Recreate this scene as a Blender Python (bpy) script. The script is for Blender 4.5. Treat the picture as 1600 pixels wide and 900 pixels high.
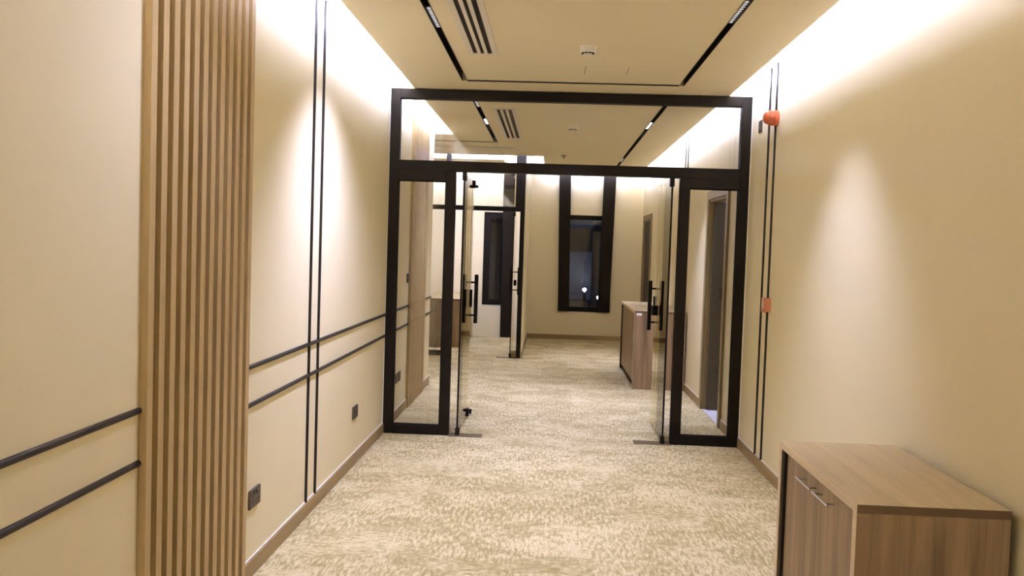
import bpy, math, random
from mathutils import Matrix, Vector
random.seed(7)

# ------------------------------------------------------------------ scene reset
for o in list(bpy.data.objects):
    bpy.data.objects.remove(o)
S = bpy.context.scene
COL = S.collection

# ------------------------------------------------------------------ camera
YAW, PITCH, ROLL = math.radians(-2.409), math.radians(2.524), math.radians(-1.858)
def camera():
    f = Vector((math.sin(YAW)*math.cos(PITCH), math.cos(YAW)*math.cos(PITCH), -math.sin(PITCH)))
    r0 = Vector((math.cos(YAW), -math.sin(YAW), 0)); d0 = f.cross(r0)
    r = r0*math.cos(ROLL) + d0*math.sin(ROLL); d = -r0*math.sin(ROLL) + d0*math.cos(ROLL)
    cd = bpy.data.cameras.new('camera'); cd.sensor_width = 36; cd.lens = 36*1400/1600
    cd.clip_start = 0.05; cd.clip_end = 300
    c = bpy.data.objects.new('camera', cd); COL.objects.link(c)
    u = -d; b = -f
    c.matrix_world = Matrix(((r.x, u.x, b.x, 0), (r.y, u.y, b.y, 0), (r.z, u.z, b.z, 1.54), (0, 0, 0, 1)))
    S.camera = c
camera()

# ------------------------------------------------------------------ world, exposure, light levels
S.view_settings.view_transform = 'Standard'; S.view_settings.look = 'None'
S.view_settings.gamma = 1; S.view_settings.use_curve_mapping = False
S.view_settings.exposure = 0.18
w = bpy.data.worlds.new('night_sky'); S.world = w; w.use_nodes = True
w.node_tree.nodes['Background'].inputs[0].default_value = (0.05, 0.075, 0.16, 1)
w.node_tree.nodes['Background'].inputs[1].default_value = 0.1
LED_COL = (0.92, 1.05, 2.0)          # cool white of the cove strips
SPOT_COL = (1.0, 1.08, 1.95)         # cool white of the track lamps
COVE_W = 10.5                         # watts per metre of cove strip
SPOT_W = 120.0                        # watts of each track lamp

# ------------------------------------------------------------------ materials
def mat(name, col, rough=0.6, metal=0.0, spec=0.3, emit=None, estr=0):
    m = bpy.data.materials.new(name); m.use_nodes = True
    b = m.node_tree.nodes['Principled BSDF']
    b.inputs['Base Color'].default_value = (*col, 1); b.inputs['Roughness'].default_value = rough
    b.inputs['Metallic'].default_value = metal; b.inputs['Specular IOR Level'].default_value = spec
    if emit:
        b.inputs['Emission Color'].default_value = (*emit, 1); b.inputs['Emission Strength'].default_value = estr
    return m
def N(m, t, **kw):
    n = m.node_tree.nodes.new(t)
    for k, v in kw.items(): setattr(n, k, v)
    return n
def L(m, a, b): m.node_tree.links.new(a, b)
def ramp(m, stops):
    r = N(m, 'ShaderNodeValToRGB'); e = r.color_ramp.elements
    while len(e) < len(stops): e.new(0.5)
    for i, (p, c) in enumerate(stops): e[i].position = p; e[i].color = (*c, 1)
    return r
def coords(m, scale):
    g = N(m, 'ShaderNodeNewGeometry'); mp = N(m, 'ShaderNodeMapping'); mp.inputs['Scale'].default_value = scale
    L(m, g.outputs['Position'], mp.inputs['Vector']); return mp.outputs[0]
def noise(m, vec, sc, det=3, rough=0.55):
    n = N(m, 'ShaderNodeTexNoise'); n.inputs['Scale'].default_value = sc; n.inputs['Detail'].default_value = det
    n.inputs['Roughness'].default_value = rough; L(m, vec, n.inputs['Vector']); return n.outputs['Fac']
def bump(m, fac, strength, dist=0.002):
    b = N(m, 'ShaderNodeBump'); b.inputs['Strength'].default_value = strength; b.inputs['Distance'].default_value = dist
    L(m, fac, b.inputs['Height']); L(m, b.outputs[0], m.node_tree.nodes['Principled BSDF'].inputs['Normal'])
def base(m, sock): L(m, sock, m.node_tree.nodes['Principled BSDF'].inputs['Base Color'])

def paint(name, col, var=0.012):
    m = mat(name, col, 0.62, spec=0.25)
    f = noise(m, coords(m, (1, 1, 1)), 2.2, 3)
    r = ramp(m, [(0.3, tuple(c*(1-var) for c in col)), (0.7, tuple(min(1, c*(1+var)) for c in col))])
    L(m, f, r.inputs[0]); base(m, r.outputs[0])
    bump(m, noise(m, coords(m, (1, 1, 1)), 260, 2), 0.05, 0.001); return m
M_WALL = paint('cream_wall_paint', (0.81, 0.70, 0.425))
M_CEIL = paint('cream_ceiling_paint', (0.81, 0.70, 0.45))

def wood(name, c1, c2, axis='z', sc=1.0, rough=0.45):
    m = mat(name, c1, rough, spec=0.35)
    st = {'z': (26, 26, 1.3), 'y': (26, 1.3, 26), 'x': (1.3, 26, 26)}[axis]
    st = tuple(s*sc for s in st)
    f1 = noise(m, coords(m, st), 1.0, 4, 0.6)
    f2 = noise(m, coords(m, tuple(s*4.5 for s in st)), 1.0, 2)
    mx = N(m, 'ShaderNodeMath', operation='MULTIPLY_ADD'); mx.inputs[1].default_value = 0.3
    L(m, f2, mx.inputs[0]); L(m, f1, mx.inputs[2])
    r = ramp(m, [(0.45, c2), (0.62, tuple((a+b)/2 for a, b in zip(c1, c2))), (0.82, c1)])
    L(m, mx.outputs[0], r.inputs[0]); base(m, r.outputs[0])
    bump(m, f2, 0.08, 0.001); return m
M_SLAT = wood('oak_slat_veneer', (0.51, 0.36, 0.15), (0.42, 0.29, 0.115), 'z', 1.4)
M_SLATBACK = wood('oak_slat_backing', (0.22, 0.14, 0.07), (0.16, 0.10, 0.05), 'z')
M_BASE = wood('brown_skirting_wood', (0.34, 0.235, 0.095), (0.27, 0.18, 0.07), 'y')
M_BASEX = wood('brown_skirting_wood_cross', (0.34, 0.235, 0.095), (0.27, 0.18, 0.07), 'x')
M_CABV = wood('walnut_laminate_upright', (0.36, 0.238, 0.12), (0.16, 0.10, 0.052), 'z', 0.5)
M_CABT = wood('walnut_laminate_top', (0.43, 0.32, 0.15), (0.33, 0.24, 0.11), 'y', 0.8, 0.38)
M_CABEDGE = wood('pale_laminate_edge', (0.74, 0.60, 0.39), (0.64, 0.50, 0.31), 'y', 1.5)
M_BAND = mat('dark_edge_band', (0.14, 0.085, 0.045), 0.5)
M_DARKGAP = mat('dark_gap', (0.02, 0.014, 0.008), 0.8)
M_BLACK = mat('black_powder_coat', (0.0095, 0.0062, 0.0024), 0.55, spec=0.15)
M_ROD = mat('black_trim_lacquer', (0.018, 0.012, 0.006), 0.45, spec=0.25)
M_TRACK = mat('black_track_metal', (0.014, 0.011, 0.008), 0.5)
M_STEEL = mat('brushed_steel', (0.62, 0.58, 0.5), 0.28, 1.0)
M_PLATE = mat('bronze_floor_plate', (0.13, 0.09, 0.035), 0.7, 0.0, spec=0.15)
M_SOCKET = mat('bronze_socket_plate', (0.085, 0.062, 0.04), 0.45, 0.3)
M_SOCKETDK = mat('socket_hole', (0.012, 0.009, 0.006), 0.6)
M_WHITE = mat('white_plastic', (0.78, 0.72, 0.58), 0.45)
M_CAULK = mat('white_sealant', (0.9, 0.86, 0.74), 0.5)
M_STICK = mat('paper_sticker', (0.85, 0.80, 0.72), 0.6)
M_RED = mat('orange_red_plastic', (0.46, 0.105, 0.035), 0.5)
M_CALL = mat('orange_call_point', (0.62, 0.24, 0.11), 0.5)
M_CALLFACE = mat('cream_call_face', (0.74, 0.55, 0.36), 0.5)
M_DOOR = wood('dark_door_laminate', (0.030, 0.022, 0.012), (0.025, 0.018, 0.010), 'z', 1, 0.6)
M_CASING = wood('door_casing_wood', (0.27, 0.19, 0.085), (0.22, 0.15, 0.065), 'z')
M_DIFF = mat('diffuser_white_metal', (0.74, 0.66, 0.52), 0.5)
M_LENS = mat('lamp_lens', (0.6, 0.6, 0.6), 0.3, emit=(1.0, 0.97, 1.0), estr=0.3)
M_LENSON = mat('lamp_lens_lit', (0.6, 0.6, 0.6), 0.3, emit=(1.0, 0.97, 1.0), estr=3.0)
M_LED = mat('led_strip_lit', (0.8, 0.8, 0.8), 0.5, emit=LED_COL, estr=6)
M_COLUMN = mat('dark_column_cladding', (0.013, 0.009, 0.004), 0.8, spec=0.15)
M_NIGHT = mat('night_facade', (0.10, 0.11, 0.15), 0.8)
M_NIGHTWIN = mat('night_window', (0.05, 0.06, 0.09), 0.2, emit=(0.10, 0.12, 0.2), estr=0.16)
M_GROUND = mat('night_asphalt', (0.10, 0.075, 0.06), 0.9)
M_LAMPHEAD = mat('street_lamp_glow', (1, 1, 1), 0.4, emit=(0.85, 0.92, 1.0), estr=14)
M_TILE = mat('pale_room_floor', (0.72, 0.68, 0.64), 0.4)

def glass(name, tint=(0.965, 0.965, 0.945), ior=1.5):
    m = bpy.data.materials.new(name); m.use_nodes = True; nt = m.node_tree; nt.nodes.clear()
    out = N(m, 'ShaderNodeOutputMaterial'); mix = N(m, 'ShaderNodeMixShader'); fr = N(m, 'ShaderNodeFresnel')
    tr = N(m, 'ShaderNodeBsdfTransparent'); gl = N(m, 'ShaderNodeBsdfGlossy')
    tr.inputs[0].default_value = (*tint, 1); gl.inputs['Roughness'].default_value = 0.0
    gl.inputs[0].default_value = (0.95, 0.93, 0.86, 1); fr.inputs[0].default_value = ior
    L(m, fr.outputs[0], mix.inputs[0]); L(m, tr.outputs[0], mix.inputs[1]); L(m, gl.outputs[0], mix.inputs[2])
    L(m, mix.outputs[0], out.inputs[0]); return m
M_GLASS = glass('clear_glass')
M_WINGLASS = glass('window_glass', (0.9, 0.92, 0.95))

def carpet():
    m = mat('beige_fleck_carpet', (0.5, 0.42, 0.3), 0.95, spec=0.1)
    # fine flecks running along the corridor, broken by bands of cross-running flecks and soft blotches
    a = noise(m, coords(m, (58, 13, 1)), 1.0, 5, 0.7)
    b = noise(m, coords(m, (20, 42, 1)), 1.0, 5, 0.7)
    sel = noise(m, coords(m, (1.6, 2.2, 1)), 1.0, 2, 0.5)
    rs = ramp(m, [(0.50, (0, 0, 0)), (0.60, (0.75, 0.75, 0.75))]); L(m, sel, rs.inputs[0])
    mx = N(m, 'ShaderNodeMix'); mx.data_type = 'FLOAT'
    L(m, rs.outputs[0], mx.inputs[0]); L(m, a, mx.inputs[2]); L(m, b, mx.inputs[3])
    blot = noise(m, coords(m, (2.6, 3.4, 1)), 1.0, 5, 0.7)
    ad = N(m, 'ShaderNodeMath', operation='MULTIPLY_ADD'); ad.inputs[1].default_value = 0.42
    L(m, blot, ad.inputs[0]); L(m, mx.outputs[0], ad.inputs[2])
    # soft rectangular blocks, as woven into the tiles
    wob = N(m, 'ShaderNodeTexNoise'); wob.inputs['Scale'].default_value = 9; wob.inputs['Detail'].default_value = 3
    L(m, coords(m, (1, 1, 1)), wob.inputs['Vector'])
    vm = N(m, 'ShaderNodeVectorMath', operation='MULTIPLY_ADD'); vm.inputs[1].default_value = (0.13, 0.10, 0)
    L(m, wob.outputs['Color'], vm.inputs[0]); L(m, coords(m, (1, 1, 0)), vm.inputs[2])
    sn = N(m, 'ShaderNodeVectorMath', operation='SNAP'); sn.inputs[1].default_value = (0.33, 0.25, 1); L(m, vm.outputs[0], sn.inputs[0])
    wn = N(m, 'ShaderNodeTexWhiteNoise'); wn.noise_dimensions = '2D'; L(m, sn.outputs[0], wn.inputs['Vector'])
    adb = N(m, 'ShaderNodeMath', operation='MULTIPLY_ADD'); adb.inputs[1].default_value = 0.075
    L(m, wn.outputs['Value'], adb.inputs[0]); L(m, ad.outputs[0], adb.inputs[2]); ad = adb
    fine = noise(m, coords(m, (210, 90, 1)), 1.0, 2, 0.6)
    ad2 = N(m, 'ShaderNodeMath', operation='MULTIPLY_ADD'); ad2.inputs[1].default_value = 0.35
    L(m, fine, ad2.inputs[0]); L(m, ad.outputs[0], ad2.inputs[2])
    r = ramp(m, [(0.80, (0.315, 0.245, 0.095)), (0.90, (0.42, 0.338, 0.155)), (0.97, (0.545, 0.45, 0.235)), (1.03, (0.60, 0.50, 0.27))])
    L(m, ad2.outputs[0], r.inputs[0]); base(m, r.outputs[0])
    bump(m, ad2.outputs[0], 0.35, 0.006); return m
M_CARPET = carpet()

# ------------------------------------------------------------------ geometry helpers
def link(name, verts, faces, m, parent=None, smooth=False):
    me = bpy.data.meshes.new(name); me.from_pydata(verts, [], faces); me.update()
    if isinstance(m, (list, tuple)):
        for k in m: me.materials.append(k)
    else: me.materials.append(m)
    if smooth:
        for p in me.polygons: p.use_smooth = True
    o = bpy.data.objects.new(name, me); COL.objects.link(o)
    if parent: o.parent = parent
    return o
BF = [(0, 3, 2, 1), (4, 5, 6, 7), (0, 1, 5, 4), (1, 2, 6, 5), (2, 3, 7, 6), (3, 0, 4, 7)]
def boxv(x0, x1, y0, y1, z0, z1):
    return [(x0, y0, z0), (x1, y0, z0), (x1, y1, z0), (x0, y1, z0), (x0, y0, z1), (x1, y0, z1), (x1, y1, z1), (x0, y1, z1)]
def off(p, parent):
    l = parent.location if parent else Vector((0, 0, 0)); 
    q = parent.parent if parent else None
    while q: l = l + q.location; q = q.parent
    return [(v[0]-l[0], v[1]-l[1], v[2]-l[2]) for v in p]
def box(name, x0, x1, y0, y1, z0, z1, m, parent=None, bev=0.0):
    """box in world metres; child meshes are stored relative to the parent's origin"""
    if not parent:
        c = ((x0+x1)/2, (y0+y1)/2, z0)
        o = link(name, [(a-c[0], b-c[1], d-c[2]) for a, b, d in boxv(x0, x1, y0, y1, z0, z1)], BF, m); o.location = c
    else:
        o = link(name, off(boxv(x0, x1, y0, y1, z0, z1), parent), BF, m, parent)
    if bev:
        b = o.modifiers.new('bevel', 'BEVEL'); b.width = bev; b.segments = 2; b.limit_method = 'ANGLE'
    return o
def multibox(name, boxes, m, parent=None):
    v, f = [], []
    for b in boxes:
        n = len(v); v += boxv(*b); f += [tuple(i+n for i in q) for q in BF]
    return link(name, off(v, parent) if parent else v, f, m, parent)
def prism(name, poly, axis, a0, a1, m, parent=None, smooth=False):
    """extrude a 2-D polygon along an axis; poly holds the two other coordinates in xyz order"""
    def P(p, a): return {'x': (a, p[0], p[1]), 'y': (p[0], a, p[1]), 'z': (p[0], p[1], a)}[axis]
    n = len(poly); v = [P(p, a0) for p in poly] + [P(p, a1) for p in poly]
    f = [tuple(range(n))[::-1], tuple(range(n, 2*n))] + [(i, (i+1) % n, n+(i+1) % n, n+i) for i in range(n)]
    return link(name, off(v, parent) if parent else v, f, m, parent, smooth)
def lathe(name, prof, centre, axis, m, parent=None, seg=28, smooth=True):
    """revolve (radius, distance) pairs about an axis through centre"""
    v, f = [], []
    for r, h in prof:
        for k in range(seg):
            t = 2*math.pi*k/seg; c, s = r*math.cos(t), r*math.sin(t)
            q = {'z': (c, s, h), 'x': (h, c, s), 'y': (c, h, s)}[axis]
            v.append((centre[0]+q[0], centre[1]+q[1], centre[2]+q[2]))
    for i in range(len(prof)-1):
        for k in range(seg):
            f.append((i*seg+k, i*seg+(k+1) % seg, (i+1)*seg+(k+1) % seg, (i+1)*seg+k))
    f.append(tuple(range(seg))[::-1]); f.append(tuple(range((len(prof)-1)*seg, len(prof)*seg)))
    o = link(name, off(v, parent) if parent else v, f, m, parent)
    if smooth:
        for p in o.data.polygons: p.use_smooth = len(p.vertices) == 4
        e = o.modifiers.new('edges', 'EDGE_SPLIT'); e.split_angle = math.radians(40)
    return o
def tag(o, label=None, cat=None, group=None, kind=None):
    if label: o['label'] = label
    if cat: o['category'] = cat
    if group: o['group'] = group
    if kind: o['kind'] = kind
    return o
def thing(name, loc, label, cat, group=None, kind=None):
    e = bpy.data.objects.new(name, None); e.location = loc; e.empty_display_size = 0.05; COL.objects.link(e)
    return tag(e, label, cat, group, kind)
def struct(o, label, cat='wall'): return tag(o, label, cat, kind='structure')

# ------------------------------------------------------------------ dimensions
XL, XR = -1.33, 1.56           # corridor walls
ZC, ZT = 2.80, 2.91            # dropped slab underside, cove soffit above it
YB, YP, YE = -2.2, 7.214, 15.5 # wall behind the camera, glass partition, far facade
SL, SR = -1.137, 1.366         # slab edges
YW = 9.95                      # end of the left wall
YP2 = 12.53                    # second glass partition
XRET = -0.375                  # return wall beside the second partition
XLOB = -3.2                    # far side of the lobby
TK = 0.12

# ------------------------------------------------------------------ setting: floor, walls, ceiling
struct(box('floor', XLOB-TK, XR+TK, YB-TK, YE+0.3, -0.12, 0, M_CARPET), 'beige flecked carpet running down the whole corridor', 'floor')
struct(box('wall_left', XL-TK, XL, YB, YW, 0, ZT, M_WALL), 'cream painted left wall with slatted panels and black strips')
# right wall with two door openings
DA = (8.06, 8.96, 2.08); DB = (14.12, 15.16, 2.07)
wr = multibox('wall_right', [
    (XR, XR+TK, YB, DA[0], 0, ZT), (XR, XR+TK, DA[0], DA[1], DA[2], ZT), (XR, XR+TK, DA[1], DB[0], 0, ZT),
    (XR, XR+TK, DB[0], DB[1], DB[2], ZT), (XR, XR+TK, DB[1], YE+0.3, 0, ZT)], M_WALL)
struct(wr, 'cream painted right wall with two doorways beyond the glass partition')
struct(box('wall_behind', XL, XR, YB-TK, YB, 0, ZT, M_WALL), 'cream end wall of the corridor behind the viewer')
WIN = (0.15, 1.045, 0.485, 2.15)      # window opening in the far wall
WIN2 = (-1.171, -0.72, 0.55, 2.157)
wf = multibox('wall_far', [
    (XLOB, WIN2[0], YE, YE+0.3, 0, ZT), (WIN2[0], WIN2[1], YE, YE+0.3, 0, WIN2[2]), (WIN2[0], WIN2[1], YE, YE+0.3, WIN2[3], ZT),
    (WIN2[1], WIN[0], YE, YE+0.3, 0, ZT), (WIN[0], WIN[1], YE, YE+0.3, 0, WIN[2]), (WIN[0], WIN[1], YE, YE+0.3, WIN[3], ZT),
    (WIN[1], XR, YE, YE+0.3, 0, ZT)], M_WALL)
struct(wf, 'cream far wall with tall dark windows at the end of the corridor')
struct(box('wall_return', XRET-0.055, XRET, YP2+0.07, YE, 0, ZT, M_WALL), 'cream partition wall between far corridor and side room')
struct(box('wall_lobby_near', XLOB, XL-TK, YW-TK, YW, 0, ZT, M_WALL), 'cream lobby wall turning left past the slatted panel')
struct(box('wall_lobby_left', XLOB-TK, XLOB, YW-TK, YE+0.3, 0, ZT, M_WALL), 'cream wall on the far left of the lobby')

# ceiling: soffit above the coves and the dropped slab in pieces around the track slots
struct(box('ceiling', XLOB-TK, XR+TK, YB-TK, YE+0.3, ZT, ZT+0.1, M_CEIL), 'cream soffit above the glowing coves', 'ceiling')
T0, T1 = 2.80, 2.835           # slab thickness
tl0, tl1, tr0, tr1 = -0.717, -0.675, 0.915, 0.955
te0, te1 = 6.80, 6.842
tn0, tn1 = -1.242, -1.20
slab1 = multibox('ceiling_slab', [
    (SL, tl0, YB, YP, T0, T1), (tr1, SR, YB, YP, T0, T1), (tl0, tr1, te1, YP, T0, T1), (tl0, tr1, YB, tn0, T0, T1),
    (tl1, tr0, tn1, te0, T0, T1)], M_CEIL)
struct(slab1, 'dropped cream ceiling panel in front of the glass partition', 'ceiling')
s2n0, s2n1 = 7.50, 7.542      # near cross slot behind the partition
s2f0, s2f1 = 14.85, 14.892    # far cross slot
s2c0, s2c1 = 10.69, 10.732    # slot turning left into the lobby
SLX, SLY = -2.95, 10.10
YC2, XC2, YF2 = 12.2, -0.145, 15.25
slab2 = multibox('ceiling_slab', [
    (SL, tr1, YP+0.09, s2n0, T0, T1),                      # behind the partition
    (tr1, SR, YP+0.09, YF2, T0, T1),                       # right strip
    (SL, tl0, s2n0, SLY, T0, T1),                          # left strip up to the lobby
    (SLX, tl0, SLY, s2c0, T0, T1),                         # lobby, near the slot
    (SLX, XC2, s2c1, YC2, T0, T1),                         # lobby, beyond the slot
    (tl1, tr0, s2n1, s2c0, T0, T1), (tl1, XC2, s2c0, s2c1, T0, T1),
    (XC2, tr0, s2c0, s2f0, T0, T1), (XC2, tr1, s2f1, YF2, T0, T1), 
    (SLX, SL, SLY, SLY+0.02, T1, ZT),                      # fascia closing the cove at the lobby
    ], M_CEIL)
struct(slab2, 'dropped cream ceiling panel beyond the glass partition', 'ceiling')
slab3 = multibox('ceiling_slab', [(XLOB+0.25, -0.72, YP2+0.35, YE-0.25, T0, T1)], M_CEIL)
struct(slab3, 'dropped cream ceiling panel of the side room behind the second partition', 'ceiling')
# wall pieces closing the coves above the partition
blk = multibox('wall_above_partition', [(XL, SL, YP, YP+0.09, 2.797, ZT), (SR, XR, YP, YP+0.09, 2.797, ZT), (SL, SR, YP, YP+0.09, T1, ZT)], M_WALL)
struct(blk, 'cream upstand above the black glass partition')

# ------------------------------------------------------------------ cove LED strips (light stays with its strip)
def cove(x0, y0, x1, y1, nx, ny, watts, label, z=2.862, fwd=0.0205):
    """strip on the slab edge from (x0,y0) to (x1,y1), throwing light towards (nx,ny)"""
    ln = math.hypot(x1-x0, y1-y0); cx, cy = (x0+x1)/2, (y0+y1)/2
    o = thing('led_strip', (cx, cy, T1), label, 'led strip', 'cool white strips hidden in the ceiling coves')
    w2 = 0.006
    if abs(x1-x0) > abs(y1-y0): box('carrier', min(x0, x1), max(x0, x1), cy-w2, cy+w2, T1, T1+0.008, M_LED, o)
    else: box('carrier', cx-w2, cx+w2, min(y0, y1), max(y0, y1), T1, T1+0.008, M_LED, o)
    ld = bpy.data.lights.new('led_strip_light', 'AREA'); ld.shape = 'RECTANGLE'; ld.size = ln; ld.size_y = 0.02
    ld.energy = watts*ln; ld.color = LED_COL
    lo = bpy.data.objects.new('led_strip_light', ld); COL.objects.link(lo); lo.parent = o
    d = Vector((nx, ny, 0.3)).normalized()
    lo.location = (nx*fwd, ny*fwd, z-T1)
    q = (-d); zax = q; xax = Vector((x1-x0, y1-y0, 0)).normalized(); yax = zax.cross(xax)
    lo.rotation_euler = Matrix((xax, yax, zax)).transposed().to_euler()
cove(SL+0.03, YB+0.05, SL+0.03, YP-0.02, -1, 0, COVE_W*1.15, 'cool white cove strip along the near left wall', fwd=0.024)
cove(SR-0.03, YB+0.05, SR-0.03, YP-0.02, 1, 0, COVE_W*0.92, 'cool white cove strip along the near right wall', fwd=0.0185)
cove(SL+0.03, YP+0.11, SL+0.03, SLY-0.02, -1, 0, COVE_W, 'cool white cove strip above the slatted panel beyond the partition')
cove(SR-0.03, YP+0.11, SR-0.03, YF2-0.02, 1, 0, COVE_W*0.8, 'cool white cove strip along the right wall beyond the partition')
cove(SLX+0.02, YC2-0.03, XC2, YC2-0.03, 0, 1, COVE_W*0.7, 'cool white cove strip in front of the second partition')
cove(XC2+0.03, YC2, XC2+0.03, s2f0-0.02, -1, 0, COVE_W*0.35, 'cool white cove strip along the far return wall')
cove(XC2, YF2-0.03, SR-0.03, YF2-0.03, 0, 1, COVE_W*0.5, 'cool white cove strip above the far corridor window')
cove(XLOB+0.27, YP2+0.38, -0.74, YP2+0.38, 0, -1, COVE_W, 'cool white cove strip behind the second partition')
cove(XLOB+0.27, YE-0.28, -0.74, YE-0.28, 0, 1, COVE_W, 'cool white cove strip above the side room window')
cove(-0.75, YP2+0.38, -0.75, YE-0.28, 1, 0, COVE_W, 'cool white cove strip along the side room right wall')

# ------------------------------------------------------------------ baseboards
def bb(name, x0, x1, y0, y1, label, m=M_BASE):
    o = struct(box(name, x0, x1, y0, y1, 0, 0.08, m, bev=0.003), label, 'baseboard')
    if x0 == XL: box('sealant_bead', x0, x0+0.005, y0, y1, 0.08, 0.086, M_CAULK, o)
    elif x1 == XR: box('sealant_bead', x1-0.005, x1, y0, y1, 0.08, 0.086, M_CAULK, o)
SP1, SP2 = 2.856, 8.385          # slat panels start here
SLATN, PITCHS, SW, SD = 12, 0.0866, 0.0433, 0.028
SPL = (SLATN-1)*PITCHS + SW
bb('baseboard_left_near', XL, XL+0.014, YB, SP1, 'brown wooden skirting left of the near slatted panel')
bb('baseboard_left', XL, XL+0.014, SP1+SPL, YP, 'brown wooden skirting between near slatted panel and partition')
bb('baseboard_left_beyond', XL, XL+0.014, YP+0.09, SP2, 'brown wooden skirting seen through the left side pane')
bb('baseboard_left_end', XL, XL+0.014, SP2+SPL, YW+0.014, 'short brown skirting at the end of the left wall')
bb('baseboard_right', XR-0.014, XR, YB, YP, 'brown wooden skirting along the near right wall')
bb('baseboard_right_gap', XR-0.014, XR, YP+0.09, DA[0]-0.08, 'short brown skirting between partition and dark door')
bb('baseboard_right_beyond', XR-0.014, XR, DA[1]+0.08, DB[0]-0.08, 'brown wooden skirting beyond the dark door')
bb('baseboard_far', XRET, XR-0.014, YE-0.014, YE, 'brown wooden skirting under the far corridor window', M_BASEX)
bb('baseboard_return', XRET, XRET+0.014, YP2+0.07, YE-0.014, 'brown skirting along the far return wall')
# ------------------------------------------------------------------ black trim strips (half-round)
TN = [0]
def half_round(w=0.021, d=0.013, n=8):
    return [(-w/2, 0)] + [(-w/2*math.cos(math.pi*k/n), 0.003 + (d-0.003)*math.sin(math.pi*k/n)) for k in range(n+1)] + [(w/2, 0)]
def rod(side, axis, a0, a1, pos, label):
    TN[0] += 1
    x = XL if side == 'left' else XR; s = 1 if side == 'left' else -1
    if axis == 'y': poly = [(x+s*d, pos+u) for u, d in half_round()]
    else: poly = [(x+s*d, pos+u) for u, d in half_round()]
    o = prism('trim_%d' % TN[0], poly, axis, a0, a1, M_ROD)
    struct(o, label, 'trim')
for z, nm in ((0.971, 'upper'), (0.797, 'lower')):
    rod('left', 'y', YB, SP1-0.001, z, f'{nm} black horizontal strip left of the near slatted panel')
    rod('left', 'y', SP1+SPL+0.001, YP, z, f'{nm} black horizontal strip between near slatted panel and partition')
    rod('left', 'y', YP+0.09, SP2-0.001, z, f'{nm} black horizontal strip seen through the left side pane')
    rod('left', 'y', SP2+SPL+0.001, YW, z, f'{nm} short black strip at the end of the left wall')
rod('left', 'z', 0.08, ZT, 4.912, 'nearer black vertical strip on the left wall')
rod('left', 'z', 0.08, ZT, 5.103, 'farther black vertical strip on the left wall')
rod('right', 'z', 0.08, ZT-0.003, 6.45, 'nearer black vertical strip on the right wall')
rod('right', 'z', 0.08, ZT-0.003, 6.64, 'farther black vertical strip on the right wall')
rod('right', 'z', 0.08, ZT-0.003, 10.53, 'nearer black vertical strip on right wall beyond the partition')
rod('right', 'z', 0.08, ZT-0.003, 10.72, 'farther black vertical strip on right wall beyond the partition')

# ------------------------------------------------------------------ slatted wall panels
def slat_panel(y0, label):
    t = thing('slat_panel', (XL, y0, 0), label, 'wall panel', 'slatted oak panels on the left wall')
    box('backing', XL, XL+0.004, y0+0.002, y0+SPL-0.002, 0.0, ZT, M_SLATBACK, t)
    first = None
    for k in range(SLATN):
        if first is None:
            first = box('slat', XL+0.0005, XL+SD, y0, y0+SW, 0.0, ZT, M_SLAT, t, bev=0.0012)
        else:
            c = first.copy(); COL.objects.link(c); c.parent = t; c.location = (0, k*PITCHS, 0)
slat_panel(SP1, 'tall oak slatted panel on the left wall in the foreground')
slat_panel(SP2, 'tall oak slatted panel seen through the left side pane')

# ------------------------------------------------------------------ glass partition in front
FY0, FY1 = YP, YP+0.09
def partition_front():
    t = thing('glass_partition', (0.11, YP+0.045, 0), 'black framed glass partition with wide transom across the corridor', 'partition')
    X0, X1 = XL+0.004, 1.552
    b = 0.004
    box('post', X0, X0+0.076, FY0, FY1, 0, 2.795, M_BLACK, t, b)
    box('post', X1-0.076, X1, FY0, FY1, 0, 2.795, M_BLACK, t, b)
    box('top_rail', X0+0.076, X1-0.076, FY0, FY1, 2.72, 2.795, M_BLACK, t, b)
    box('transom_rail', X0+0.076, X1-0.076, FY0, FY1, 2.145, 2.227, M_BLACK, t, b)
    box('inner_post', -0.863, -0.787, FY0, FY1, 0, 2.145, M_BLACK, t, b)
    box('inner_post', 1.013, 1.087, FY0, FY1, 0, 2.145, M_BLACK, t, b)
    for a, c in ((X0+0.076, -0.863), (1.087, X1-0.076)):
        box('bottom_rail', a, c, FY0, FY1, 0, 0.075, M_BLACK, t, b)
        box('head_rail', a, c, FY0, FY1, 2.064, 2.145, M_BLACK, t, b)
        p = box('side_pane', a, c, FY0+0.03, FY0+0.04, 0.075, 2.064, M_GLASS, t)
        multibox('pane_bead', [(a, a+0.008, FY0+0.022, FY0+0.048, 0.075, 2.064), (c-0.008, c, FY0+0.022, FY0+0.048, 0.075, 2.064),
                 (a, c, FY0+0.022, FY0+0.048, 0.075, 0.083), (a, c, FY0+0.022, FY0+0.048, 2.056, 2.064)], M_BLACK, p)
    box('sealant_bead', XL, X0, FY0+0.001, FY0+0.02, 0.08, 2.795, M_CAULK, t)
    box('sealant_bead', X1, XR, FY0+0.001, FY0+0.02, 0.08, 2.795, M_CAULK, t)
    box('transom_pane', X0+0.076, X1-0.076, FY0+0.03, FY0+0.04, 2.227, 2.72, M_GLASS, t)
partition_front()

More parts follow.
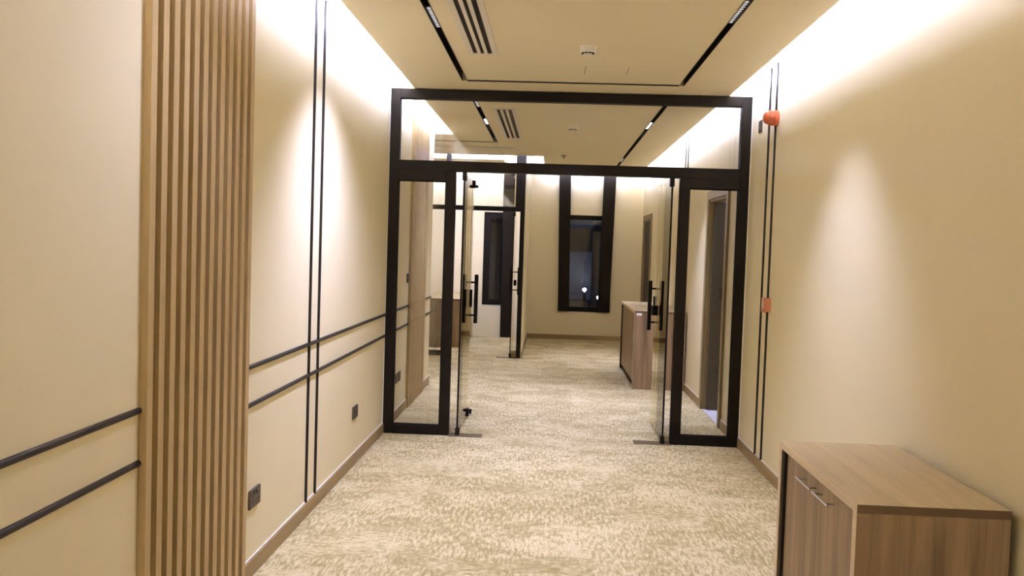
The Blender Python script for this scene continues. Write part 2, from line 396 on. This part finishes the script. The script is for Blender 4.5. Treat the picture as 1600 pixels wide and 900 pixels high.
def pull_handle(t, x, y, z0, z1, gap=0.058, size=0.033):
    """pair of square bars either side of the leaf at x with round stand-offs"""
    for s in (-1, 1):
        xc = x + s*gap
        h = box('handle_bar', xc-size/2, xc+size/2, y-size/2, y+size/2, z0, z1, M_BLACK, t, 0.002)
        for z in (z0+0.07, z1-0.07):
            a, c = sorted((x+s*0.006, xc-s*size/2))
            lathe('standoff', [(0.009, a-xc), (0.009, c-xc)], (xc, y, z), 'x', M_BLACK, h, 14)
def leaf(x, y0, y1, z1, label, swing, group='glass door leaves of the front partition'):
    t = thing('glass_door', (x, y0, 0), label, 'door', group)
    g = box('pane', x-0.006, x+0.006, y0, y1, 0.014, z1-0.008, M_GLASS, t)
    box('edge_seal', x-0.0075, x+0.0075, y0-0.004, y0+0.002, 0.06, z1-0.07, M_BLACK, t)
    box('pivot_fitting', x-0.017, x+0.017, y0-0.004, y0+0.055, 0.003, 0.062, M_BLACK, t, 0.003)
    box('top_pivot', x-0.017, x+0.017, y0-0.004, y0+0.055, z1-0.068, z1-0.001, M_BLACK, t, 0.003)
    return t
ll = leaf(-0.715, 7.225, 8.085, 2.143, 'open left glass door leaf with black bar handles', 1)
pull_handle(ll, -0.715, 8.0, 0.86, 1.296)
box('strike_plate', -0.729, -0.698, 8.058, 8.092, 1.0, 1.157, M_BLACK, ll, 0.002)
k = box('corner_lock', -0.735, -0.695, 8.02, 8.09, 2.07, 2.137, M_BLACK, ll, 0.003)
lathe('lock_cylinder', [(0.013, 0), (0.013, 0.022), (0.009, 0.026)], (-0.695, 8.06, 2.085), 'x', M_BLACK, k, 14)
k = box('corner_lock', -0.735, -0.695, 8.02, 8.09, 0.012, 0.078, M_BLACK, ll, 0.003)
lathe('lock_cylinder', [(0.013, 0), (0.013, 0.022), (0.009, 0.026)], (-0.695, 8.06, 0.06), 'x', M_BLACK, k, 14)
rl = leaf(0.95, 7.225, 8.10, 2.143, 'open right glass door leaf with black handles and mid lock', -1)
pull_handle(rl, 0.95, 8.0, 0.855, 1.294)
k = box('lock_case', 0.918, 0.972, 8.0, 8.09, 0.985, 1.072, M_BLACK, rl, 0.006)
box('lock_bar', 0.927, 0.943, 8.03, 8.046, 1.072, 1.155, M_BLACK, k, 0.002)
# floor plates over the door closers
tag(box('floor_closer_plate', -0.785, -0.51, 7.19, 7.315, 0, 0.005, M_PLATE, bev=0.001), 'bronze floor closer plate under the left glass door', 'floor plate', 'closer plates in the carpet')
tag(box('floor_closer_plate', 0.719, 1.012, 7.19, 7.315, 0, 0.005, M_PLATE, bev=0.001), 'bronze floor closer plate under the right glass door', 'floor plate', 'closer plates in the carpet')
d = thing('door_stop', (-0.70, 8.17, 0), 'small dark half-round door stop on the carpet by left glass door', 'door stop')
lathe('base', [(0.035, 0), (0.035, 0.006), (0.03, 0.009)], (-0.70, 8.17, 0), 'z', M_STEEL, d, 20)
lathe('rubber_post', [(0.018, 0.009), (0.018, 0.04), (0.012, 0.046)], (-0.70, 8.17, 0), 'z', M_BLACK, d, 16)

# ------------------------------------------------------------------ second glass partition, left of the far corridor
def partition_back():
    t = thing('glass_partition', (-1.3, YP2+0.035, 0), 'smaller black framed glass partition leading to the side room', 'partition')
    a, c = YP2, YP2+0.07
    XE = XLOB
    box('post', -0.445, -0.385, a, c, 0, ZT, M_BLACK, t, 0.003)
    box('transom_mullion', -0.517, -0.445, a, c, 2.122, ZT, M_BLACK, t, 0.003)
    box('inner_post', -1.50, -1.43, a, c, 0, 2.058, M_BLACK, t, 0.003)
    box('transom_mullion', -1.50, -1.43, a, c, 2.122, ZT, M_BLACK, t, 0.003)
    box('transom_rail', XE, -0.445, a, c, 2.058, 2.122, M_BLACK, t, 0.003)
    box('top_rail', XE, -0.445, a, c, 2.85, ZT, M_BLACK, t)
    box('bottom_rail', XE, -1.50, a, c, 0, 0.07, M_BLACK, t, 0.003)
    box('post', XE, XE+0.06, a, c, 0, ZT, M_BLACK, t, 0.003)
    box('side_pane', XE+0.06, -1.50, a+0.03, a+0.04, 0.07, 2.058, M_GLASS, t)
    box('transom_pane', -1.43, -0.517, a+0.03, a+0.04, 2.122, 2.85, M_GLASS, t)
    box('transom_pane', XE+0.06, -1.50, a+0.03, a+0.04, 2.122, 2.85, M_GLASS, t)
partition_back()
l2 = leaf(-0.528, YP2+0.01, YP2+0.95, 2.056, 'open glass door leaf of the second partition', 1, 'glass door leaf of the second partition')
pull_handle(l2, -0.528, YP2+0.86, 0.85, 1.26)
box('lock_case', -0.556, -0.502, YP2+0.86, YP2+0.945, 0.985, 1.07, M_BLACK, l2, 0.006)
tag(box('floor_closer_plate', -0.72, -0.447, YP2-0.03, YP2+0.09, 0, 0.005, M_PLATE), 'floor closer plate under the second partition door', 'floor plate', 'closer plates in the carpet')

# ------------------------------------------------------------------ lighting tracks and lamps
def track(runs, label, loc):
    t = thing('lighting_track', loc, label, 'lighting track', 'black recessed lighting tracks')
    for x0, x1, y0, y1 in runs:
        w = 0.003
        if (y1-y0) > (x1-x0): bs = [(x0, x0+w, y0, y1, 2.797, 2.87), (x1-w, x1, y0, y1, 2.797, 2.87), (x0, x1, y0, y1, 2.87, 2.874)]
        else: bs = [(x0, x1, y0, y0+w, 2.797, 2.87), (x0, x1, y1-w, y1, 2.797, 2.87), (x0, x1, y0, y1, 2.87, 2.874)]
        multibox('channel', bs, M_TRACK, t)
    return t
track([(tl0, tl1, tn0, te1), (tr0, tr1, tn0, te1), (tl1, tr0, te0, te1), (tl1, tr0, tn0, tn1)], 'rectangular black track recessed in the near ceiling', (0.12, 2.8, 2.797))
track([(tl0, tl1, s2n0, s2c1), (tr0, tr1, s2n0, s2f1), (tl1, tr0, s2n0, s2n1), (XC2, tr0, s2f0, s2f1), (SLX, tl0, s2c0, s2c1)], 'black track recessed in the ceiling beyond the partition', (0.12, 9.0, 2.797))
def track_lamp(x, y, ln, axis, label, watts=None, cone=82, blend=1.0, aim=(0, 0), lit=False, dim=1.0):
    watts = (SPOT_W if watts is None else watts)*dim
    t = thing('track_lamp', (x, y, 2.80), label, 'track lamp', 'grid lamps clipped into the lighting tracks')
    hx, hy = (0.016, ln/2) if axis == 'y' else (ln/2, 0.016)
    box('housing', x-hx, x+hx, y-hy, y+hy, 2.812, 2.868, M_TRACK, t)
    n = 10; m = M_LENSON if lit else M_LENS
    for k in range(n):
        u = (k+0.5)/n*ln - ln/2
        c = (x+(u if axis == 'x' else 0), y+(u if axis == 'y' else 0), 2.806)
        lathe('lens', [(0.0125, 0), (0.009, 0.006)], c, 'z', m, t, 10)
    ld = bpy.data.lights.new('track_lamp_light', 'SPOT'); ld.energy = watts; ld.color = SPOT_COL
    ld.spot_size = math.radians(cone); ld.spot_blend = blend; ld.shadow_soft_size = 0.05
    lo = bpy.data.objects.new('track_lamp_light', ld); COL.objects.link(lo); lo.parent = t
    lo.location = (0, 0, -0.012)
    d = Vector((aim[0], aim[1], -1)).normalized()
    lo.rotation_euler = d.to_track_quat('-Z', 'Y').to_euler()
XT0, XT1 = (tl0+tl1)/2, (tr0+tr1)/2
track_lamp(XT0, 5.02, 0.44, 'y', 'long grid lamp in the left run of the near track', dim=1.75, aim=(-0.10, 0.08), cone=114)
track_lamp(XT1, 4.78, 0.44, 'y', 'long grid lamp in the right run of the near track', dim=0.85, aim=(0.10, 0))
track_lamp(0.145, (te0+te1)/2, 0.38, 'x', 'long grid lamp in the cross run above the partition', dim=1.5, cone=66, aim=(0, 0.06))
track_lamp(XT0, 3.2, 0.44, 'y', 'unseen grid lamp added in the left track run overhead', dim=0.38, aim=(-0.1, -0.35), cone=125)  # added above the view to brighten the near left wall
track_lamp(XT1, 1.0, 0.44, 'y', 'long grid lamp in the right track run overhead', dim=0.25)
track_lamp(XT0, 9.07, 0.34, 'y', 'lit grid lamp in the left track run beyond the partition', lit=True, dim=1.35)
track_lamp(XT0, 7.98, 0.28, 'y', 'dim grid lamp in the left track run just beyond the partition', dim=0.03)
track_lamp(XT1, 9.07, 0.44, 'y', 'lit grid lamp in the right track run beyond the partition', lit=True, dim=1.6)
track_lamp(XT1, 12.5, 0.44, 'y', 'grid lamp at the far end of the right track run', dim=1.3)
track_lamp(-1.6, (s2c0+s2c1)/2, 0.44, 'x', 'grid lamp added to light the lobby from the turning track run')  # extra lamp put in so the lobby gets light

# ------------------------------------------------------------------ linear air diffusers
def diffuser(x0, x1, y0, y1, n, label, axis='y'):
    """n dark slots running along the axis, white blades between, flange all round"""
    t = thing('air_diffuser', ((x0+x1)/2, (y0+y1)/2, ZC), label, 'air vent', 'linear slot diffusers in the ceiling')
    a, b = (x0, x1) if axis == 'y' else (y0, y1)
    def bx(nm, u0, u1, v0, v1, z0, z1, m):
        return box(nm, u0, u1, v0, v1, z0, z1, m, t) if axis == 'y' else box(nm, v0, v1, u0, u1, z0, z1, m, t)
    v0, v1 = (y0, y1) if axis == 'y' else (x0, x1)
    bx('duct_plate', a, b, v0, v1, ZC-0.0015, ZC-0.0005, M_DARKGAP)
    pitch = (b-a)/n; sw = pitch*0.52; bw = pitch-sw
    bx('flange', a-0.03, a+0.004, v0-0.03, v1+0.03, ZC-0.007, ZC-0.0005, M_DIFF)
    bx('flange', b-0.004, b+0.03, v0-0.03, v1+0.03, ZC-0.007, ZC-0.0005, M_DIFF)
    bx('end_flange', a+0.004, b-0.004, v0-0.03, v0, ZC-0.007, ZC-0.0005, M_DIFF)
    bx('end_flange', a+0.004, b-0.004, v1, v1+0.03, ZC-0.007, ZC-0.0005, M_DIFF)
    for k in range(1, n):
        c = a + k*pitch
        bx('blade', c-bw/2, c+bw/2, v0, v1, ZC-0.012, ZC-0.0015, M_DIFF)
diffuser(-0.548, -0.418, 3.78, 5.85, 3, 'three slot linear air diffuser in the near ceiling')
diffuser(-0.542, -0.395, 8.17, 10.25, 3, 'three slot linear air diffuser beyond the partition')
diffuser(-2.4, -0.52, 11.24, 11.30, 1, 'single slot linear air diffuser in the lobby ceiling', 'x')

# ------------------------------------------------------------------ ceiling devices
def detector(x, y, label):
    t = thing('smoke_detector', (x, y, ZC), label, 'smoke detector', 'round white smoke detectors')
    lathe('base', [(0.055, 0), (0.055, -0.008), (0.053, -0.010)], (x, y, ZC), 'z', M_WHITE, t)
    lathe('body', [(0.052, -0.010), (0.052, -0.034), (0.046, -0.040), (0.030, -0.042)], (x, y, ZC), 'z', M_WHITE, t)
    for k in range(10):
        a = 2*math.pi*k/10
        cx, cy = x+0.033*math.cos(a), y+0.033*math.sin(a)
        lathe('vent_slot', [(0.0075, -0.038), (0.0075, -0.0475)], (cx, cy, ZC), 'z', M_DARKGAP, t, 8, False)
    lathe('sensor_cap', [(0.028, -0.042), (0.030, -0.052), (0.022, -0.058)], (x, y, ZC), 'z', M_WHITE, t)
detector(0.186, 5.60, 'round white smoke detector on the near ceiling')
detector(0.177, 9.12, 'round white smoke detector on the ceiling beyond the partition')
t = thing('sprinkler', (0.128, 12.03, ZC), 'small dark sprinkler head on the far corridor ceiling', 'sprinkler')
lathe('escutcheon', [(0.036, 0), (0.034, -0.006), (0.012, -0.008)], (0.128, 12.03, ZC), 'z', M_PLATE, t, 20)
lathe('stem', [(0.008, -0.008), (0.008, -0.035)], (0.128, 12.03, ZC), 'z', M_PLATE, t, 12)
lathe('deflector', [(0.016, -0.035), (0.016, -0.038)], (0.128, 12.03, ZC), 'z', M_PLATE, t, 16)
t = thing('access_hatch', (0.343, 6.33, ZC), 'flush cream access hatch between smoke detector and cross track', 'access hatch')
box('panel', 0.197, 0.489, 6.20, 6.46, ZC-0.0016, ZC-0.0004, M_CEIL, t)
for x in (0.195, 0.491): box('shadow_gap', x-0.002, x+0.002, 6.20, 6.46, ZC-0.0018, ZC-0.0003, M_BAND, t)

# ------------------------------------------------------------------ sockets and switches
def plate(name, x, s, y0, y1, z0, z1, label, cat, kind, group):
    t = thing(name, (x, (y0+y1)/2, z0), label, cat, group)
    d = 0.011
    a, c = sorted((x, x+s*d))
    box('face_plate', a, c, y0, y1, z0, z1, M_SOCKET, t, 0.002)
    f = x+s*d
    def bit(nm, yc, zc, w, h, m, dd=0.0012):
        p, q = sorted((f-s*0.0004, f+s*dd)); return box(nm, p, q, yc-w/2, yc+w/2, zc-h/2, zc+h/2, m, t)
    if kind == 'double':
        for u in (0.25, 0.75):
            yc = y0+(y1-y0)*u; zc = (z0+z1)/2
            bit('pin_hole', yc, zc+0.012, 0.005, 0.009, M_SOCKETDK); bit('pin_hole', yc-0.011, zc-0.012, 0.008, 0.005, M_SOCKETDK)
            bit('pin_hole', yc+0.011, zc-0.012, 0.008, 0.005, M_SOCKETDK)
            bit('rocker', yc+(0.022 if u < .5 else -0.022), zc+0.025, 0.012, 0.018, M_SOCKET, 0.003)
    elif kind == 'single':
        yc = (y0+y1)/2; zc = (z0+z1)/2
        bit('pin_hole', yc, zc+0.014, 0.005, 0.009, M_SOCKETDK); bit('pin_hole', yc-0.011, zc-0.010, 0.008, 0.005, M_SOCKETDK)
        bit('pin_hole', yc+0.011, zc-0.010, 0.008, 0.005, M_SOCKETDK)
    elif kind == 'data':
        for u in (0.3, 0.7): bit('port', y0+(y1-y0)*u, (z0+z1)/2, 0.016, 0.014, M_SOCKETDK)
    else:
        bit('rocker', (y0+y1)/2, (z0+z1)/2, (y1-y0)*0.6, (z1-z0)*0.6, M_SOCKET, 0.004)
plate('power_socket', XL, 1, 3.952, 4.098, 0.317, 0.403, 'dark bronze double socket beside the near slatted panel', 'socket', 'double', 'dark wall sockets')
plate('data_socket', XL, 1, 6.076, 6.222, 0.325, 0.411, 'dark bronze outlet plate between vertical strips and partition', 'socket', 'data', 'dark wall sockets')
plate('power_socket', XL, 1, 7.79, 7.876, 0.317, 0.403, 'nearer dark socket seen through the left side pane', 'socket', 'single', 'dark wall sockets')
plate('power_socket', XL, 1, 7.935, 8.021, 0.317, 0.403, 'farther dark socket seen through the left side pane', 'socket', 'single', 'dark wall sockets')
plate('light_switch', XL, 1, 8.262, 8.348, 1.19, 1.276, 'dark light switch beside the far slatted panel', 'switch', 'switch', 'dark wall sockets')
plate('wall_switch', XR, -1, 6.87, 6.956, 2.478, 2.568, 'dark square plate high on right wall beside the red sounder', 'switch', 'switch', 'dark wall sockets')

# ------------------------------------------------------------------ alarm sounder and call point
t = thing('alarm_sounder', (XR, 6.42, 2.515), 'orange red fire alarm sounder high on the right wall', 'alarm')
lathe('base', [(0.054, 0), (0.054, -0.028), (0.052, -0.03)], (XR, 6.42, 2.515), 'x', M_RED, t)
lathe('body', [(0.050, -0.030), (0.050, -0.062), (0.047, -0.066)], (XR, 6.42, 2.515), 'x', M_RED, t)
lathe('horn_dome', [(0.044, -0.064), (0.042, -0.078), (0.036, -0.09), (0.024, -0.098), (0.010, -0.101)], (XR, 6.42, 2.515), 'x', M_RED, t)
for k in range(8):
    a = 2*math.pi*k/8
    lathe('rib', [(0.004, -0.03), (0.004, -0.064)], (XR, 6.42+0.049*math.cos(a), 2.515+0.049*math.sin(a)), 'x', M_RED, t, 8)
t = thing('call_point', (XR, 6.42, 1.148), 'orange fire call point on the right wall over a black strip', 'call point')
box('back_box', XR-0.034, XR, 6.372, 6.468, 1.15, 1.246, M_CALL, t, 0.004)
box('front_frame', XR-0.045, XR-0.034, 6.368, 6.472, 1.146, 1.25, M_CALL, t, 0.003)
box('press_panel', XR-0.0475, XR-0.045, 6.388, 6.452, 1.172, 1.226, M_CALLFACE, t)
box('printed_band', XR-0.0465, XR-0.045, 6.388, 6.452, 1.232, 1.242, M_CALLFACE, t)

# ------------------------------------------------------------------ cabinets
def cabinet(x0, x1, y0, y1, h, label, doors, th=0.036, tt=0.03, front=-1, handles=None, sticker=False):
    """laminate cabinet, doors on the low-x side, boards th thick"""
    t = thing('cabinet', ((x0+x1)/2, (y0+y1)/2, 0), label, 'cabinet', 'low wooden cabinets')
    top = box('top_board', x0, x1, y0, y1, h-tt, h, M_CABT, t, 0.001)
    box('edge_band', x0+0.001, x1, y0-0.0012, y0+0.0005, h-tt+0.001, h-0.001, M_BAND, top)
    box('front_edge', x0-0.0012, x0+0.0005, y0+0.0, y1, h-tt, h-0.0005, M_CABEDGE, top)
    for a, c in ((y0, y0+th), (y1-th, y1)):
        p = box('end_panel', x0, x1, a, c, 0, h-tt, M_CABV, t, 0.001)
        box('front_edge', x0-0.0012, x0+0.0005, a, c, 0, h-tt, M_CABEDGE, p)
    box('carcass', x0+0.045, x1-0.005, y0+th, y1-th, 0.0, h-tt, M_DARKGAP, t)
    n = doors; gap = 0.003; far = 0.03
    ya, yb = y0+th+0.003, y1-th-far; wd = (yb-ya)/n
    for k in range(n):
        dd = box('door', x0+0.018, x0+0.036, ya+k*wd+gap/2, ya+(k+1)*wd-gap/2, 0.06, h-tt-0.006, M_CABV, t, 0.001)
        if handles:
            a, c, z = handles[k]; hx = x0-0.014
            hb = lathe('handle', [(0.004, a), (0.004, c)], (hx, 0, z), 'y', M_STEEL, dd, 12)
            for yy in (a+0.03, c-0.03):
                lathe('handle_foot', [(0.004, hx-hx), (0.004, x0+0.018-hx)], (hx, yy, z), 'x', M_STEEL, dd, 10)
    box('gap_shade', x0+0.006, x0+0.044, y1-th-far+0.002, y1-th, 0.0, h-tt-0.001, M_DARKGAP, t)  # black filler strip, paints the shade of a deep gap at the door end
    box('plinth', x0+0.03, x0+0.045, y0+th, y1-th, 0, 0.06, M_DARKGAP, t)
    if sticker: box('sticker', x0+0.02, x0+0.08, y0-0.0022, y0-0.001, h-tt-0.022, h-tt+0.006, M_STICK, t)
    return t
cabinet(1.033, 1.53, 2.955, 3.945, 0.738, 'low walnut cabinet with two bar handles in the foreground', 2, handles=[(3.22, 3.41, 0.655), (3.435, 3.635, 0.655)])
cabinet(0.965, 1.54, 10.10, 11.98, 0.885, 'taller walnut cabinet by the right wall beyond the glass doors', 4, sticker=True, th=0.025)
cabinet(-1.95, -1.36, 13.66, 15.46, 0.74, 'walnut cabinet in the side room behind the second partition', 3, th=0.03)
# ------------------------------------------------------------------ doors
def doorway(n, y0, y1, h, label, leaf_open):
    t = thing('door_%d' % n, (XR, (y0+y1)/2, 0), label, 'door', kind='structure')
    cw, cp = 0.085, 0.022
    box('casing', XR-cp, XR+0.0, y0-cw, y0, 0, h+cw, M_CASING, t, 0.002)
    box('casing', XR-cp, XR+0.0, y1, y1+cw, 0, h+cw, M_CASING, t, 0.002)
    box('casing', XR-cp, XR+0.0, y0, y1, h, h+cw, M_CASING, t, 0.002)
    box('jamb', XR, XR+TK, y0, y0+0.018, 0, h, M_CASING, t); box('jamb', XR, XR+TK, y1-0.018, y1, 0, h, M_CASING, t)
    box('jamb_head', XR, XR+TK, y0+0.018, y1-0.018, h-0.018, h, M_CASING, t)
    if leaf_open:
        lf = box('leaf', XR+0.03, XR+0.03+0.86, y1-0.065, y1-0.022, 0.008, h-0.022, M_DOOR, t, 0.002)
        box('door_holder', XR+0.10, XR+0.15, y1-0.078, y1-0.065, 0.28, 0.42, M_SOCKETDK, lf)
        lathe('handle', [(0.011, 0), (0.011, -0.045)], (XR+0.80, y1-0.065, 1.0), 'y', M_BLACK, lf, 12)
        box('lever', XR+0.69, XR+0.81, y1-0.118, y1-0.108, 0.99, 1.01, M_BLACK, lf)
    else:
        lf = box('leaf', XR+0.010, XR+0.05, y0+0.02, y1-0.02, 0.008, h-0.02, M_DOOR, t, 0.002)  # dark closed leaf standing in for the darkness of an unlit room
        lathe('handle', [(0.011, 0), (0.011, -0.045)], (XR+0.010, y0+0.1, 1.0), 'x', M_BLACK, lf, 12)
    return t
doorway(1, DA[0], DA[1], DA[2], 'dark brown door standing open in the right wall', True)
doorway(2, DB[0], DB[1], DB[2], 'dark doorway near the far end of the right wall', False)
# little room behind the open door
rm = multibox('wall_side_room', [(XR+TK, 3.6, 7.3, 7.4, 0, 2.6), (XR+TK, 3.6, 9.6, 9.7, 0, 2.6), (3.6, 3.7, 7.3, 9.7, 0, 2.6), (XR+TK, 3.7, 7.3, 9.7, 2.6, 2.7)], M_WALL)
struct(rm, 'cream walls of the room behind the open dark door')
struct(box('floor_side_room', XR+TK, 3.7, 7.3, 9.7, -0.1, 0.0, M_TILE), 'pale floor inside the open dark doorway', 'floor')
struct(box('floor_threshold', XR-0.002, XR+TK, DA[0]+0.018, DA[1]-0.018, 0.0, 0.004, M_TILE), 'pale threshold strip in the open doorway', 'floor')
t = thing('ceiling_lamp', (2.3, 8.2, 2.6), 'round ceiling lamp inside the room behind the open door', 'lamp')
lathe('rim', [(0.09, 0), (0.09, -0.012), (0.08, -0.012)], (2.3, 8.2, 2.6), 'z', M_WHITE, t)
lathe('diffuser', [(0.078, -0.010), (0.07, -0.016)], (2.3, 8.2, 2.6), 'z', M_LENSON, t)
ld = bpy.data.lights.new('ceiling_lamp_light', 'AREA'); ld.shape = 'DISK'; ld.size = 0.15; ld.energy = 9; ld.color = LED_COL
lo = bpy.data.objects.new('ceiling_lamp_light', ld); COL.objects.link(lo); lo.parent = t; lo.location = (0, 0, -0.03)

# ------------------------------------------------------------------ lamp added to brighten the side room
t = thing('downlight', (-1.5, 14.1, ZC), 'round downlight added to brighten the side room', 'lamp')
lathe('rim', [(0.06, 0), (0.06, -0.006), (0.05, -0.006)], (-1.5, 14.1, ZC), 'z', M_WHITE, t)
lathe('lens', [(0.048, -0.004), (0.045, -0.008)], (-1.5, 14.1, ZC), 'z', M_LENSON, t)
ld = bpy.data.lights.new('downlight_fill_light', 'AREA'); ld.shape = 'DISK'; ld.size = 0.1; ld.energy = 30; ld.color = SPOT_COL
lo = bpy.data.objects.new('downlight_fill_light', ld); COL.objects.link(lo); lo.parent = t; lo.location = (0, 0, -0.02)

# ------------------------------------------------------------------ windows and dark columns in the far wall
def window(n, x0, x1, z0, z1, fw, label, mullion=None):
    t = thing('window_%d' % n, ((x0+x1)/2, YE+0.1, z0), label, 'window', kind='structure')
    a, c = YE+0.05, YE+0.12
    box('frame', x0, x0+fw, a, c, z0, z1, M_BLACK, t); box('frame', x1-fw, x1, a, c, z0, z1, M_BLACK, t)
    box('frame', x0+fw, x1-fw, a, c, z0, z0+fw*0.8, M_BLACK, t); box('frame', x0+fw, x1-fw, a, c, z1-fw*0.8, z1, M_BLACK, t)
    box('pane', x0+fw, x1-fw, a+0.03, a+0.036, z0+fw*0.8, z1-fw*0.8, M_WINGLASS, t)
    if mullion: box('mullion', mullion-0.03, mullion+0.03, a-0.005, c, z0+fw*0.8, z1-fw*0.8, M_BLACK, t)
    box('sill', x0, x1, YE-0.004, a, z0-0.012, z0, M_WHITE, t)
window(1, WIN[0], WIN[1], WIN[2], WIN[3], 0.10, 'tall dark window in the far corridor wall', None)
window(2, WIN2[0], WIN2[1], WIN2[2], WIN2[3], 0.115, 'tall dark window in the side room wall')
def column(xa0, xa1, xb0, xb1, zb, zt, label, y0=YE-0.07, y1=YE+0.046):
    c = ((xa0+xa1)/2, (y0+y1)/2, zb)
    v = [(xb0, y0, zb), (xb1, y0, zb), (xb1, y1, zb), (xb0, y1, zb), (xa0, y0, zt), (xa1, y0, zt), (xa1, y1, zt), (xa0, y1, zt)]
    y1 = YE-0.001
    v = [(p[0]-c[0], (min(p[1], y1))-c[1], p[2]-c[2]) for p in v]
    o = link('column_cladding', v, BF, M_COLUMN); o.location = c
    tag(o, label, 'column', 'dark clad columns against the far wall')
    m = o.modifiers.new('bevel', 'BEVEL'); m.width = 0.004
column(0.10, 0.30, 0.155, 0.345, 0.489, ZT, 'dark leaning column left of the far corridor window')
column(0.868, 1.076, 0.833, 1.035, 0.489, ZT, 'dark leaning column right of the far corridor window')
column(-0.85, -0.655, -0.835, -0.66, 0.0, ZT, 'dark upright column beside the side room window')

# ------------------------------------------------------------------ outside at night
g = box('ground', -40, 40, YE+0.6, 90, -4.2, -4.0, M_GROUND)
tag(g, 'dark night ground seen through the far window', 'ground', kind='structure')
t = thing('office_building', (2.5, 34, -4), 'dim blue office building outside the far window at night', 'building')
box('body', -6, 10, 34, 44, -4, 8, M_NIGHT, t)
for i in range(8):
    for j in range(4):
        box('window', -5.5+i*1.95, -4.3+i*1.95, 33.9, 34.01, -3+j*2.7, -1.2+j*2.7, M_NIGHTWIN, t)
def street_lamp(x, y, z, label, watts):
    t = thing('street_lamp', (x, y, -4), label, 'street lamp', 'street lamps outside the far window')
    lathe('pole', [(0.05, 0), (0.035, z+4-0.1)], (x, y, -4), 'z', M_BLACK, t, 12)
    lathe('lamp_head', [(0.02, z-0.05), (0.055, z), (0.045, z+0.03), (0.015, z+0.045)], (x, y, 0), 'z', M_LAMPHEAD, t, 16)
    ld = bpy.data.lights.new('street_lamp_light', 'POINT'); ld.energy = watts; ld.color = (0.8, 0.88, 1.0); ld.shadow_soft_size = 0.15
    lo = bpy.data.objects.new('street_lamp_light', ld); COL.objects.link(lo); lo.parent = t; lo.location = (0, 0, z+4+0.25)
street_lamp(0.93, 24.0, 0.50, 'nearer bright street lamp outside the far window', 40)
street_lamp(1.47, 27.0, 0.15, 'farther small street lamp outside the far window', 25)
